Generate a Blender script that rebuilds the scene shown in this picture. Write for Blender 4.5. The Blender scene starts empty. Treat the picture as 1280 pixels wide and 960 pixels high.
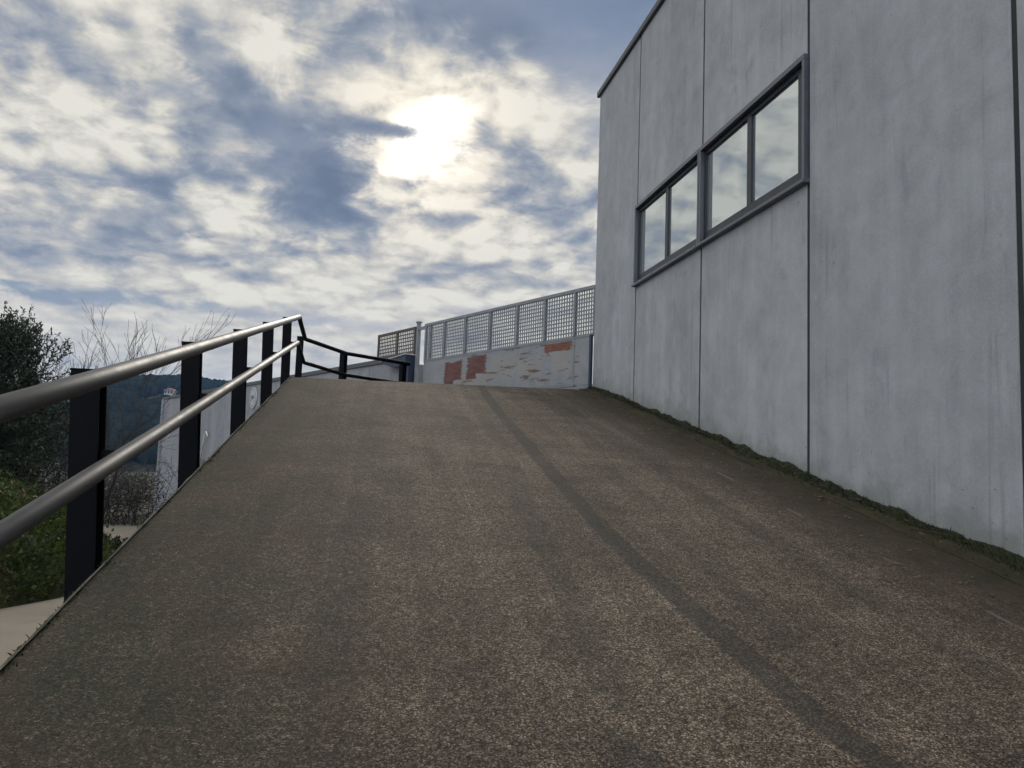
import bpy, bmesh, math, random
from math import sin, cos, pi, radians, exp, hypot
from mathutils import Vector, Matrix, noise

random.seed(11)
C = bpy.context.scene.collection
SC = bpy.context.scene
SLOPE = 0.2009
WALLX = 4.28

# ------------------------------------------------------------------ node helpers
class NT:
    def __init__(s, nt):
        s.nt = nt; s.n = nt.nodes; s.l = nt.links
    def _in(s, sock, v):
        if v is None: return
        if isinstance(v, bpy.types.NodeSocket): s.l.new(v, sock)
        else:
            if hasattr(sock.default_value, '__len__'):
                if not hasattr(v, '__len__'): v = (v,)*3
                if len(sock.default_value) == 4 and len(v) == 3: v = (*v, 1)
            sock.default_value = v
    def new(s, t, **kw):
        n = s.n.new(t)
        for k, v in kw.items(): setattr(n, k, v)
        return n
    def m(s, op, a, b=None, c=None, clamp=False):
        n = s.new('ShaderNodeMath', operation=op, use_clamp=clamp)
        s._in(n.inputs[0], a); s._in(n.inputs[1], b); s._in(n.inputs[2], c)
        return n.outputs[0]
    def v(s, op, a, b=None, scale=None):
        n = s.new('ShaderNodeVectorMath', operation=op)
        s._in(n.inputs[0], a); s._in(n.inputs[1], b)
        if scale is not None: s._in(n.inputs['Scale'], scale)
        return n.outputs['Value'] if op in ('LENGTH', 'DOT_PRODUCT', 'DISTANCE') else n.outputs[0]
    def mix(s, f, a, b, mode='MIX'):
        n = s.new('ShaderNodeMix', data_type='RGBA', blend_type=mode)
        s._in(n.inputs[0], f); s._in(n.inputs[6], a); s._in(n.inputs[7], b)
        return n.outputs[2]
    def noise(s, vec, scale, detail=4, rough=.55, dist=0., out=0, lac=2.):
        n = s.new('ShaderNodeTexNoise')
        if vec is not None: s._in(n.inputs['Vector'], vec)
        n.inputs['Scale'].default_value = scale; n.inputs['Detail'].default_value = detail
        n.inputs['Roughness'].default_value = rough; n.inputs['Distortion'].default_value = dist
        n.inputs['Lacunarity'].default_value = lac
        return n.outputs[out]
    def noise2(s, *a, **k):
        r = s.noise(*a, **k); r.node.noise_dimensions = '2D'; n = r.node
        return n.outputs[k.get('out', 0)]
    def voro(s, vec, scale, feature='F1', out='Distance', rand=1.):
        n = s.new('ShaderNodeTexVoronoi', feature=feature)
        s._in(n.inputs['Vector'], vec); n.inputs['Scale'].default_value = scale
        n.inputs['Randomness'].default_value = rand
        return n.outputs[out]
    def mapping(s, vec, loc=(0,0,0), rot=(0,0,0), sc=(1,1,1), typ='POINT'):
        n = s.new('ShaderNodeMapping', vector_type=typ); s._in(n.inputs[0], vec)
        n.inputs['Location'].default_value = loc; n.inputs['Rotation'].default_value = rot
        n.inputs['Scale'].default_value = sc
        return n.outputs[0]
    def ss(s, x, a, b, lo=0., hi=1.):
        n = s.new('ShaderNodeMapRange', interpolation_type='SMOOTHSTEP'); s._in(n.inputs[0], x)
        n.inputs[1].default_value = a; n.inputs[2].default_value = b
        n.inputs[3].default_value = lo; n.inputs[4].default_value = hi
        return n.outputs[0]
    def ramp(s, x, stops, interp='LINEAR'):
        n = s.new('ShaderNodeValToRGB'); s._in(n.inputs[0], x); cr = n.color_ramp; cr.interpolation = interp
        while len(cr.elements) < len(stops): cr.elements.new(.5)
        for e, (p, c) in zip(cr.elements, stops):
            e.position = p; e.color = (*c, 1) if len(c) == 3 else c
        return n.outputs[0]
    def sep(s, v):
        n = s.new('ShaderNodeSeparateXYZ'); s._in(n.inputs[0], v); return n.outputs
    def comb(s, x, y, z=0.):
        n = s.new('ShaderNodeCombineXYZ'); s._in(n.inputs[0], x); s._in(n.inputs[1], y); s._in(n.inputs[2], z)
        return n.outputs[0]
    def bump(s, h, strength=.3, dist=.01):
        n = s.new('ShaderNodeBump'); s._in(n.inputs['Height'], h)
        n.inputs['Strength'].default_value = strength; n.inputs['Distance'].default_value = dist
        return n.outputs[0]

def mat(name):
    m = bpy.data.materials.new(name); m.use_nodes = True
    t = NT(m.node_tree); p = m.node_tree.nodes['Principled BSDF']
    return m, t, p
def pos(t): return t.new('ShaderNodeNewGeometry').outputs['Position']
def ocoord(t): return t.new('ShaderNodeTexCoord').outputs['Object']

def simple(name, col, rough=.6, metal=0., var=.25, scale=8., bump=0., spec=.5):
    m, t, p = mat(name); o = ocoord(t)
    n = t.noise(o, scale, 5, .6)
    a = tuple(c*(1-var) for c in col); b = tuple(min(1, c*(1+var)) for c in col)
    t._in(p.inputs['Base Color'], t.ramp(n, [(.3, a), (.7, b)]))
    t._in(p.inputs['Roughness'], t.ss(n, .3, .7, rough*.85, min(1, rough*1.15)))
    p.inputs['Metallic'].default_value = metal
    p.inputs['Specular IOR Level'].default_value = spec
    if bump: t._in(p.inputs['Normal'], t.bump(t.noise(o, scale*12, 3), bump, .005))
    return m

# ------------------------------------------------------------------ materials
def m_concrete(name, base=(.30,.315,.33), seed=0., still=1., dirty=.45):
    m, t, p = mat(name)
    P0 = pos(t); P = t.v('ADD', P0, (seed, seed*.7, 0))
    xyz = t.sep(P0)
    hgt = t.m('SUBTRACT', xyz[2], t.m('MULTIPLY', xyz[1], SLOPE))
    blot = t.noise(t.mapping(P, sc=(1,1,.6)), .55, 5, .6, .6)
    streak = t.noise(t.mapping(P, sc=(5,5,.22)), 1.0, 5, .6, .3)
    wn = t.new('ShaderNodeTexWhiteNoise', noise_dimensions='1D'); t._in(wn.inputs['W'], t.m('FLOOR', t.m('DIVIDE', t.m('ADD', xyz[1], t.m('MULTIPLY', t.noise(P, 1.5, 3), .04)), .83))); board = wn.outputs['Value']
    mid = t.noise(P, 3.2, 6, .62, .4)
    fine = t.noise(P, 70, 3, .6)
    col = t.ramp(blot, [(.28, tuple(c*.87 for c in base)), (.5, base), (.72, tuple(c*1.08 for c in base))])
    k = t.m('ADD', t.ss(streak, .3, .7, .94, 1.04), t.ss(board, 0, 1, -.04, .04))
    k = t.m('MULTIPLY', k, t.ss(mid, .28, .72, .92, 1.06))
    cloudy = t.noise(t.mapping(P, loc=(7,3,2), rot=(.5,0,0)), 1.5, 6, .66, .9)
    k = t.m('MULTIPLY', k, t.ss(cloudy, .32, .68, .91, 1.05))
    k = t.m('MULTIPLY', k, t.ss(fine, .3, .7, .93, 1.06))
    col = t.mix(1, col, t.comb(k, k, k), 'MULTIPLY')
    # dark rain smears and greenish algae, patches of their own shape
    sm = t.ss(t.noise(t.mapping(P, loc=(3,7,1), sc=(2.2,2.2,.9)), 1.1, 7, .68, 1.2), .56, .74)
    col = t.mix(t.m('MULTIPLY', sm, .40), col, (.19,.198,.225))
    alg = t.ss(t.noise(t.mapping(P, loc=(11,2,5), sc=(1.5,1.5,.5)), 1.0, 5, .6, .5), .55, .8)
    col = t.mix(t.m('MULTIPLY', alg, .16), col, (.15,.19,.15))
    warm = t.ss(t.noise(t.mapping(P, loc=(5,12,5), sc=(2.5,2.5,.25)), 1.0, 4, .6, .5), .55, .8)
    col = t.mix(t.m('MULTIPLY', warm, .07), col, (.30,.26,.24))
    # fine drip streaks and hairline scuffs
    dr = t.ss(t.noise(t.mapping(P, sc=(11,11,.28)), 1.0, 4, .6), .58, .66)
    dr = t.m('MULTIPLY', dr, t.ss(t.noise(t.mapping(P, loc=(1,5,9), sc=(1,1,.7)), 1.2, 4), .48, .62))
    col = t.mix(t.m('MULTIPLY', dr, .30), col, (.16,.165,.185))
    scf = t.ss(t.noise(t.mapping(P, rot=(.9,0,0), sc=(2,2,9)), 2.2, 7, .72, .6), .63, .68)
    col = t.mix(t.m('MULTIPLY', scf, .32), col, (.17,.175,.19))
    # bug holes
    ho = t.voro(P, 9.0); hm = t.m('LESS_THAN', t.m('ADD', ho, t.m('MULTIPLY', fine, .03)), .075)
    hm = t.m('MULTIPLY', hm, t.m('MAXIMUM', t.ss(t.noise(P, .9, 2), .52, .62), t.ss(hgt, .3, .9, 1, 0)))
    col = t.mix(t.m('MULTIPLY', hm, .8), col, (.05,.05,.055))
    # splash-up dirt just above the sloping ground
    dirt = t.m('MULTIPLY', t.ss(t.m('ADD', hgt, t.m('MULTIPLY', t.m('SUBTRACT', mid, .5), .5)), .03, .34, 1, 0), dirty)
    col = t.mix(dirt, col, (.13,.135,.10))
    t._in(p.inputs['Base Color'], col)
    p.inputs['Roughness'].default_value = .82; p.inputs['Specular IOR Level'].default_value = .3
    h = t.m('ADD', t.m('MULTIPLY', mid, .5), t.m('SUBTRACT', t.m('MULTIPLY', fine, .25), hm))
    t._in(p.inputs['Normal'], t.bump(h, .35, .006))
    return m

def m_ramp():
    m, t, p = mat('exposed_aggregate')
    P = pos(t); x, y, z = t.sep(P)
    warp = t.v('SCALE', t.v('SUBTRACT', t.noise(P, 40, 2, out=1), (.5,.5,.5)), scale=.012)
    Pw = t.v('ADD', P, warp)
    vn = t.new('ShaderNodeTexVoronoi', feature='F1'); t._in(vn.inputs['Vector'], Pw); vn.inputs['Scale'].default_value = 150
    d, vc = vn.outputs['Distance'], vn.outputs['Color']
    r = t.sep(vc)
    vn2 = t.new('ShaderNodeTexVoronoi', feature='F1'); t._in(vn2.inputs['Vector'], Pw); vn2.inputs['Scale'].default_value = 38
    r2 = t.sep(vn2.outputs['Color'])
    grain = t.ramp(r[0], [(0, (.026,.019,.013)), (.22, (.074,.057,.041)), (.55, (.152,.119,.087)), (.85, (.250,.201,.150)), (1, (.41,.35,.275))])
    gap = t.ss(d, .34, .66, 0, .6)
    pit = t.ss(t.noise(t.mapping(P, sc=(1,1.6,1)), 58, 3, .6), .565, .63)
    gap = t.m('MAXIMUM', gap, t.m('MULTIPLY', pit, .92))
    col = t.mix(gap, grain, (.020,.014,.010))
    big = t.m('MULTIPLY', t.m('GREATER_THAN', r2[1], .80), t.ss(vn2.outputs['Distance'], .25, .42, 1, 0))
    col = t.mix(t.m('MULTIPLY', big, .25), col, t.ramp(r2[0], [(0, (.05,.04,.032)), (.6, (.21,.18,.145)), (1, (.42,.37,.31))]))
    clump = t.ss(t.noise(P, 24, 4, .65), .32, .66, .70, 1.20)
    patch = t.ss(t.noise(P, 1.1, 6, .62, .8), .30, .72, .72, 1.20)
    streak = t.ss(t.noise(t.mapping(P, sc=(4.2,.22,.2)), 1.0, 5, .6), .3, .7, .80, 1.16)
    cross = t.ss(t.noise(t.mapping(P, sc=(.5,3.2,3.2)), 1.0, 4, .6), .34, .7, .92, 1.06)
    k = t.m('MULTIPLY', t.m('MULTIPLY', clump, patch), t.m('MULTIPLY', streak, cross))
    k = t.m('MULTIPLY', k, t.ss(t.m('ADD', x, t.m('MULTIPLY', t.noise(P, .8, 4), .8)), -.9, 1.2, .72, 1.12))
    # tyre tracks, worn into the surface along the ramp
    def track(pts, w, rag):
        fc = t.new('ShaderNodeFloatCurve'); c = fc.mapping.curves[0]
        pts = sorted(pts)
        while len(c.points) < len(pts): c.points.new(.5, .5)
        for cp, (yy, xx) in zip(c.points, pts): cp.location = (yy/15., (xx+1)/6.)
        fc.mapping.update()
        t._in(fc.inputs['Value'], t.m('DIVIDE', y, 15.))
        xc = t.m('SUBTRACT', t.m('MULTIPLY', fc.outputs[0], 6.), 1.)
        dd = t.m('ABSOLUTE', t.m('SUBTRACT', x, xc))
        dd = t.m('ADD', dd, t.m('MULTIPLY', t.m('SUBTRACT', t.noise(P, 9, 4, .7), .5), rag))
        return t.ss(dd, w*.70, w, 1, 0)
    tr1 = track([(1.0,2.0),(2.47,1.81),(2.81,1.75),(3.46,1.71),(4.6,1.65),(5.5,1.65),(6.9,1.69),(8.7,1.75),(11,1.83),(13.5,2.0)], .088, .06)
    tr1 = t.m('MULTIPLY', tr1, t.ss(t.noise(t.mapping(P, sc=(1,.5,1)), 1.3, 3), .25, .5, .55, 1))
    tr2 = t.m('MULTIPLY', track([(2,1.9),(4,2.05),(5.14,2.12),(6.1,2.22),(7,2.26),(8.9,2.58),(11,2.75),(14,2.8)], .105, .10), t.ss(t.noise(P, 1.6, 3), .28, .52))
    tr3 = t.m('MULTIPLY', track([(2,.9),(4.5,1.13),(5.6,1.2),(7.2,1.37),(10,1.5),(14,1.7)], .095, .10), t.ss(t.noise(t.v('ADD', P, (4,4,4)), 1.5, 3), .30, .54))
    tr5 = t.m('MULTIPLY', track([(1,-.2),(4,-.05),(8,.1),(14,.4)], .15, .25), t.ss(t.noise(t.v('ADD', P, (1,7,4)), 1.1, 3), .34, .58))
    tr4 = t.m('MULTIPLY', track([(1,2.9),(4.5,2.8),(7,2.85),(10,2.95),(14,3.0)], .11, .12), t.ss(t.noise(t.v('ADD', P, (9,4,4)), 1.2, 3), .30, .56))
    col = t.mix(1, col, t.comb(k, k, k), 'MULTIPLY')
    trk = t.m('MAXIMUM', t.m('MULTIPLY', tr1, .88), t.m('MULTIPLY', t.m('MAXIMUM', tr2, t.m('MAXIMUM', tr3, t.m('MAXIMUM', tr4, tr5))), .42))
    col = t.mix(trk, col, t.mix(.30, (.030,.029,.026), col))
    # rubbed patch near the crest
    # greenish moss film, stronger along both margins
    en = t.m('MULTIPLY', t.m('SUBTRACT', t.noise(P, 1.7, 6, .65), .5), 1.5)
    ml = t.ss(t.m('ADD', x, en), -1.1, .75, .85, 0)
    mg = t.ss(t.noise(t.v('ADD', P, (2,9,0)), .9, 6, .65, .6), .55, .75, 0, .5)
    moss = t.m('MULTIPLY', t.m('MULTIPLY', t.m('MAXIMUM', ml, mg), .84), t.ss(t.noise(P, 28, 3, .7), .32, .60))
    mcol = t.ramp(t.noise(t.mapping(P, sc=(1,.5,1)), 2.2, 4, .6), [(.36, (.026,.036,.018)), (.5, (.046,.044,.026)), (.64, (.062,.042,.026))])
    col = t.mix(moss, col, mcol)
    # brown silt in the channel next to the wall
    sx = t.m('ADD', x, t.m('MULTIPLY', t.m('SUBTRACT', t.noise(t.mapping(P, sc=(1,.45,1)), 1.5, 6, .65), .5), 1.0))
    silt = t.ss(sx, 3.0, 3.85, 0, .92)
    scol = t.ramp(t.noise(P, 5, 6, .7), [(.3, (.024,.023,.012)), (.5, (.045,.036,.021)), (.7, (.074,.054,.034))])
    col = t.mix(silt, col, scol)
    # pale worn slab edge, seen in places
    ln = t.m('MULTIPLY', t.ss(t.m('ABSOLUTE', t.m('SUBTRACT', x, 3.40)), .008, .02, 1, 0), t.ss(t.noise(t.mapping(P, sc=(.01,1.3,.2)), 1.3, 3), .57, .64))
    col = t.mix(t.m('MULTIPLY', ln, .5), col, (.20,.19,.16))
    t._in(p.inputs['Base Color'], col)
    p.inputs['Roughness'].default_value = .9
    p.inputs['Specular IOR Level'].default_value = .25
    h = t.m('SUBTRACT', t.m('ADD', t.m('MULTIPLY', r[0], .5), t.m('MULTIPLY', t.noise(P, 30, 4, .7), .8)), t.m('MULTIPLY', gap, .6))
    h = t.m('ADD', h, t.m('MULTIPLY', big, .5))
    t._in(p.inputs['Normal'], t.bump(h, .75, .008))
    return m

def m_glass():
    m, t, p = mat('coated_glass')
    p.inputs['Base Color'].default_value = (.56,.61,.63,1)
    p.inputs['Metallic'].default_value = .8; p.inputs['Roughness'].default_value = .02
    t._in(p.inputs['Normal'], t.bump(t.noise(ocoord(t), 1.3, 1), .08, .02))
    return m

def m_steel(name, base, seed=0, rough=.42, metal=.55):
    m, t, p = mat(name); P = t.v('ADD', pos(t), (seed, seed, seed))
    n = t.noise(P, 6, 6, .65); sc = t.noise(t.mapping(P, rot=(0,0,.3), sc=(8,1.2,40)), 1.5, 4, .6)
    k = t.m('MULTIPLY', t.ss(n, .3, .7, .85, 1.12), t.ss(sc, .4, .7, .97, 1.05))
    col = t.mix(1, base, t.comb(k, k, k), 'MULTIPLY')
    chips = t.ss(t.noise(P, 22, 5, .7), .66, .72)
    col = t.mix(t.m('MULTIPLY', chips, .6), col, tuple(min(1, c*2.2) for c in base))
    t._in(p.inputs['Base Color'], col); p.inputs['Metallic'].default_value = metal
    t._in(p.inputs['Roughness'], t.ss(n, .3, .7, rough*.95, rough*1.08))
    return m

def m_gate_sheet():
    m, t, p = mat('peeling_grey_sheet'); o = ocoord(t); x, y, z = t.sep(o)
    base = t.ramp(t.noise(o, 2.5, 5, .6), [(.3, (.20,.212,.232)), (.7, (.27,.282,.302))])
    # each blob: along, height, half-width, half-height
    ragged = t.v('SCALE', t.v('SUBTRACT', t.noise(t.mapping(o, sc=(.9,1,6)), 2.8, 6, .75, out=1), (.5,.5,.5)), scale=1.0)
    def blob(cx, cz, rx, rz):
        q = t.mapping(o, loc=(cx, 0, cz), sc=(rx, 1e3, rz), typ='TEXTURE')
        qx, _, qz = t.sep(t.v('ADD', q, ragged)); return t.ss(t.m('MAXIMUM', t.m('ABSOLUTE', qx), t.m('ABSOLUTE', qz)), .80, .92, 1, 0)
    def anyof(l):
        r = blob(*l[0])
        for b in l[1:]: r = t.m('MAXIMUM', r, blob(*b))
        return r
    red = anyof([(5.02,3.58,.46,.27),(3.98,3.66,.46,.26),(5.2,3.36,.25,.12),(4.2,3.42,.25,.10)])
    orange = anyof([(1.0,3.80,.46,.10),(.72,3.84,.22,.06)])
    cream = anyof([(2.9,3.55,.52,.34),(1.9,3.45,.45,.25),(.85,3.5,.36,.28),(4.4,3.32,1.1,.20)])
    st = t.noise(t.mapping(o, sc=(.75,1,4.6)), 2.3, 5, .66, .5)
    flake = t.m('MULTIPLY', t.ss(st, .555, .60), anyof([(2.9,3.5,.7,.5),(1.8,3.5,.8,.5),(.8,3.45,.6,.5),(4.3,3.35,1.2,.3)]))
    col = t.mix(t.m('MULTIPLY', cream, .45), base, (.30,.275,.24))
    col = t.mix(t.m('MULTIPLY', flake, .85), col, (.095,.055,.038))
    rc = t.ramp(t.noise(t.mapping(o, sc=(1,1,3.5)), 2.2, 5, .6), [(.35, (.055,.022,.020)), (.52, (.12,.038,.030)), (.70, (.15,.07,.058))])
    col = t.mix(t.m('MULTIPLY', red, .95), col, rc)
    oc = t.ramp(t.noise(t.mapping(o, sc=(1,1,5)), 6, 4, .6), [(.35, (.11,.030,.015)), (.55, (.17,.055,.026)), (.72, (.24,.12,.07))])
    col = t.mix(t.m('MULTIPLY', orange, .95), col, oc)
    t._in(p.inputs['Base Color'], col); p.inputs['Roughness'].default_value = .6
    t._in(p.inputs['Normal'], t.bump(t.noise(o, 3, 2), .3, .02))
    return m

def m_leaf(name, a, b, trans=.25):
    m, t, p = mat(name)
    r = t.new('ShaderNodeNewGeometry').outputs['Random Per Island']
    col = t.ramp(r, [(0, a), (.5, tuple((i+j)/2 for i, j in zip(a, b))), (1, b)])
    t._in(p.inputs['Base Color'], col); p.inputs['Roughness'].default_value = .55
    p.inputs['Specular IOR Level'].default_value = .3 if trans else 0.
    if trans:
        tr = t.new('ShaderNodeBsdfTranslucent'); t._in(tr.inputs[0], col)
        mx = t.new('ShaderNodeMixShader'); mx.inputs[0].default_value = trans
        t.l.new(p.outputs[0], mx.inputs[1]); t.l.new(tr.outputs[0], mx.inputs[2])
        t.l.new(mx.outputs[0], m.node_tree.nodes['Material Output'].inputs[0])
    return m

def m_ground(name, stops, scale=1.5, fine=40):
    m, t, p = mat(name); P = pos(t)
    n = t.m('ADD', t.m('MULTIPLY', t.noise(P, scale, 7, .65), .7), t.m('MULTIPLY', t.noise(P, fine, 3, .6), .3))
    t._in(p.inputs['Base Color'], t.ramp(n, stops)); p.inputs['Roughness'].default_value = .9
    p.inputs['Specular IOR Level'].default_value = .2
    t._in(p.inputs['Normal'], t.bump(n, .5, .03))
    return m

M = dict(
    wall=[m_concrete('precast_concrete_%s' % w, c, s) for w, c, s in
          (('a', (.372,.388,.416), 0.), ('b', (.358,.374,.402), 17.3), ('c', (.382,.398,.424), 31.1))],
    joint=simple('joint_sealant', (.025,.027,.03), .8),
    flash=simple('roof_flashing', (.05,.055,.065), .45, .4),
    alu=simple('window_aluminium', (.11,.118,.142), .45, .3, .12, 5),
    sash=simple('dark_sash', (.018,.023,.034), .4, .2),
    glass=m_glass(),
    ramp=m_ramp(),
    ramp_side=m_ground('ramp_side_concrete', [(.3, (.045,.043,.032)), (.5, (.085,.08,.062)), (.68, (.17,.16,.135))], 4., 30),
    kerb=m_ground('kerb_concrete', [(.36, (.022,.022,.011)), (.52, (.040,.035,.018)), (.63, (.062,.052,.032)), (.72, (.15,.14,.11))], 3.),
    rail=m_steel('rail_grey_steel', (.088,.086,.087), 0, .54, .48),
    post=simple('post_black_paint', (.0022,.0028,.0055), .6, .0, .3, spec=.10),
    gate_frame=simple('gate_grey_paint', (.20,.215,.24), .5, .1, .15, 6),
    gate_dark=simple('fence_dark_paint', (.085,.070,.058), .55, .1),
    sheet=m_gate_sheet(),
    white=simple('white_paint', (.72,.72,.72), .5, 0, .08),
    navy=simple('navy_paint', (.018,.030,.060), .45, .1),
    ware=m_concrete('warehouse_render', (.27,.28,.305), 50., 1., 0.),
    coping=simple('warehouse_coping', (.075,.082,.09), .6),
    sign=simple('sign_white', (.43,.45,.47), .5, 0, .05), signd=simple('sign_dark', (.05,.06,.065), .5),
    bark=simple('bark', (.045,.038,.034), .9, 0, .4, 12),
    twig=simple('twig', (.028,.024,.024), .9, 0, .3, 9),
    olive=m_leaf('evergreen_leaf', (.008,.014,.008), (.042,.054,.034), .15),
    ivy=m_leaf('ground_cover_leaf', (.018,.034,.007), (.085,.118,.026), .25),
    dry=m_leaf('dry_leaf', (.045,.032,.018), (.15,.10,.055), .1),
    bramble=m_leaf('bramble_leaf', (.014,.011,.009), (.050,.038,.026), .1),
    moss=m_leaf('moss_blade', (.008,.011,.004), (.032,.038,.012), .12),
    wood=m_leaf('far_wood', (.008,.013,.011), (.020,.026,.018), 0),
    road=m_ground('pale_road', [(.3, (.175,.150,.122)), (.5, (.225,.195,.16)), (.7, (.265,.232,.192))], 1.2, 60),
    earth=m_ground('earth', [(.3, (.018,.016,.010)), (.5, (.028,.030,.016)), (.7, (.045,.042,.026))]),
    bank=m_ground('bank_soil', [(.3, (.016,.018,.008)), (.5, (.030,.036,.014)), (.7, (.052,.045,.024))], 3.),
    hill=m_ground('hill_soil', [(.3, (.008,.012,.010)), (.7, (.018,.022,.016))], .02, .2),
    stone=simple('pale_stone', (.42,.41,.37), .8, 0, .2, 10, .4),
    roof=simple('roof_tile', (.22,.12,.08), .8, 0, .2, 3), hwall=simple('house_wall', (.50,.49,.46), .8, 0, .06, 2),
    hwin=simple('house_window', (.03,.035,.04), .3),
)

# ------------------------------------------------------------------ mesh helpers
class MB:
    def __init__(s): s.v = []; s.f = []; s.smooth = set()
    def quad(s, *pts):
        i = len(s.v); s.v += [tuple(p) for p in pts]; s.f.append(tuple(range(i, i+len(pts))))
    def box(s, x0, x1, y0, y1, z0, z1):
        i = len(s.v)
        s.v += [(x, y, z) for z in (z0, z1) for y in (y0, y1) for x in (x0, x1)]
        for q in ((0,2,3,1),(4,5,7,6),(0,1,5,4),(2,6,7,3),(0,4,6,2),(1,3,7,5)): s.f.append(tuple(i+k for k in q))
        return s
    def prism(s, poly, axis, a, b):
        """extrude a 2-D polygon along axis 'x','y' or 'z' from a to b"""
        n = len(poly); i = len(s.v)
        for h in (a, b):
            for (p, q) in poly:
                s.v.append({'x': (h,p,q), 'y': (p,h,q), 'z': (p,q,h)}[axis])
        for k in range(n): s.f.append((i+k, i+(k+1)%n, i+n+(k+1)%n, i+n+k))
        s.f.append(tuple(i+k for k in reversed(range(n)))); s.f.append(tuple(i+n+k for k in range(n)))
        return s
    def tube(s, pts, radii, seg=12, cap=True):
        pts = [Vector(p) for p in pts]
        if not hasattr(radii, '__len__'): radii = [radii]*len(pts)
        i0 = len(s.v); u = None
        for k, p in enumerate(pts):
            if k == 0: d = pts[1]-pts[0]
            elif k == len(pts)-1: d = pts[-1]-pts[-2]
            else: d = (pts[k+1]-pts[k]).normalized() + (pts[k]-pts[k-1]).normalized()
            d.normalize()
            if u is None:
                u = d.orthogonal().normalized()
            else:
                u = (u - d*u.dot(d))
                u = u.normalized() if u.length > 1e-6 else d.orthogonal().normalized()
            w = d.cross(u)
            for j in range(seg):
                a = 2*pi*j/seg; q = p + (u*cos(a)+w*sin(a))*radii[k]; s.v.append(tuple(q))
        for k in range(len(pts)-1):
            for j in range(seg):
                a = i0+k*seg+j; b = i0+k*seg+(j+1)%seg
                s.smooth.add(len(s.f)); s.f.append((a, b, b+seg, a+seg))
        if cap:
            s.f.append(tuple(i0+j for j in reversed(range(seg))))
            e = i0+(len(pts)-1)*seg; s.f.append(tuple(e+j for j in range(seg)))
        return s
    def build(s, name, m, parent=None, bevel=0., fix=True):
        me = bpy.data.meshes.new(name); me.from_pydata(s.v, [], s.f)
        if fix and len(s.f) < 20000:
            bm = bmesh.new(); bm.from_mesh(me); bmesh.ops.recalc_face_normals(bm, faces=bm.faces); bm.to_mesh(me); bm.free()
        for k in s.smooth: me.polygons[k].use_smooth = True
        me.materials.append(m)
        o = bpy.data.objects.new(name, me); C.objects.link(o)
        if parent: o.parent = parent
        if bevel:
            b = o.modifiers.new('bevel', 'BEVEL'); b.width = bevel; b.segments = 2; b.limit_method = 'ANGLE'
        return o

def empty(name, loc=(0,0,0), rz=0.):
    o = bpy.data.objects.new(name, None); C.objects.link(o); o.location = loc; o.rotation_euler = (0,0,rz)
    o.empty_display_size = .2
    return o
def tag(o, label=None, cat=None, group=None, kind=None):
    if label: o['label'] = label
    if cat: o['category'] = cat
    if group: o['group'] = group
    if kind: o['kind'] = kind
    return o
def nz(x, y, z=0., s=1.): return noise.noise(Vector((x*s, y*s, z*s)))

# ------------------------------------------------------------------ ground, road, ramp
def gz(x, y):
    """level of the ground beside the ramp: falls away gently behind it"""
    yy = max(-6., min(y, 50.))
    z = -.10 - .046*yy
    if y > 50: z -= min((y-50)*.02, 4.)
    return z
def axis(lo, hi, near, step):
    a = []; v = near[0]
    while v <= near[1]: a.append(v); v += step
    s = step; v = near[1]
    while v < hi: s *= 1.5; v = min(hi, v+s); a.append(v)
    s = step; v = near[0]
    while v > lo: s *= 1.5; v = max(lo, v-s); a.insert(0, v)
    return a
def sheet(name, xs, ys, zf, m, smooth=True):
    mb = MB(); nx = len(xs)
    for y in ys:
        for x in xs: mb.v.append((x, y, zf(x, y)))
    for j in range(len(ys)-1):
        for i in range(nx-1):
            a = j*nx+i; mb.f.append((a, a+1, a+nx+1, a+nx))
            if smooth: mb.smooth.add(len(mb.f)-1)
    return mb.build(name, m, fix=False)
tag(sheet('ground', axis(-1600, 1600, (-20, 20), 2.), axis(-400, 2500, (-10, 56), 2.), lambda x, y: gz(x, y)-.02 - (.0 if y < 60 else 0), M['earth']), kind='structure')

def road_edge(y):      # left border of the pale road
    pts = [(-8,-5.6),(4,-5.4),(9,-4.75),(11.2,-4.30),(12.4,-3.98),(14.5,-4.1),(17,-4.6),(19,-5.4),(21,-7.2),(24,-10.),(33,-11.)]
    for (a, xa), (b, xb) in zip(pts, pts[1:]):
        if a <= y <= b: return xa+(xb-xa)*(y-a)/(b-a)
    return pts[-1][1] if y > 33 else pts[0][1]
mb = MB(); ys = [-8+.5*i for i in range(85)]
for y in ys:
    e = road_edge(y) + .12*nz(0, y, 3, .9)
    for k in range(7):
        x = e + (-1.24-e)*k/6; mb.v.append((x, y, gz(x, y)-.012))
for j in range(len(ys)-1):
    for i in range(6): a = j*7+i; mb.f.append((a, a+1, a+8, a+7))
tag(mb.build('road', M['road'], fix=False), kind='structure')

def crest(x): return 13.72+.09*(x+1.27)
def ramp_z(x, y):
    c = crest(x); w = .35
    z = SLOPE*y if y < c else SLOPE*c - .045*(y-c)
    # slightly rounded crest
    d = y-c
    if abs(d) < w: z -= .25*(SLOPE+.045)*(w-abs(d))**2/w
    return z + .006*nz(x, y, 0, .8) + .003*nz(x, y, 5, 2.5)
LEFT = -1.27
mb = MB(); ys = []; y = -.45
while y < 21.2: ys.append(y); y += .12 if y < 18.6 else .5
nx = 40
def ramp_left(y):
    pts = [(-9, LEFT), (15.75, LEFT), (17.25, -.50), (17.75, .86), (21.5, 1.15)]
    for (p, xa), (q, xb) in zip(pts, pts[1:]):
        if p <= y <= q: return xa+(xb-xa)*(y-p)/(q-p)
    return pts[-1][1]
for y in ys:
    r = WALLX+.02 if y < 14.5 else 10.
    l = ramp_left(y)
    for k in range(nx+1):
        x = l + (r-l)*k/nx; mb.v.append((x, y, ramp_z(x, y) - (.012 if k == 0 else 0)))
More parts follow.
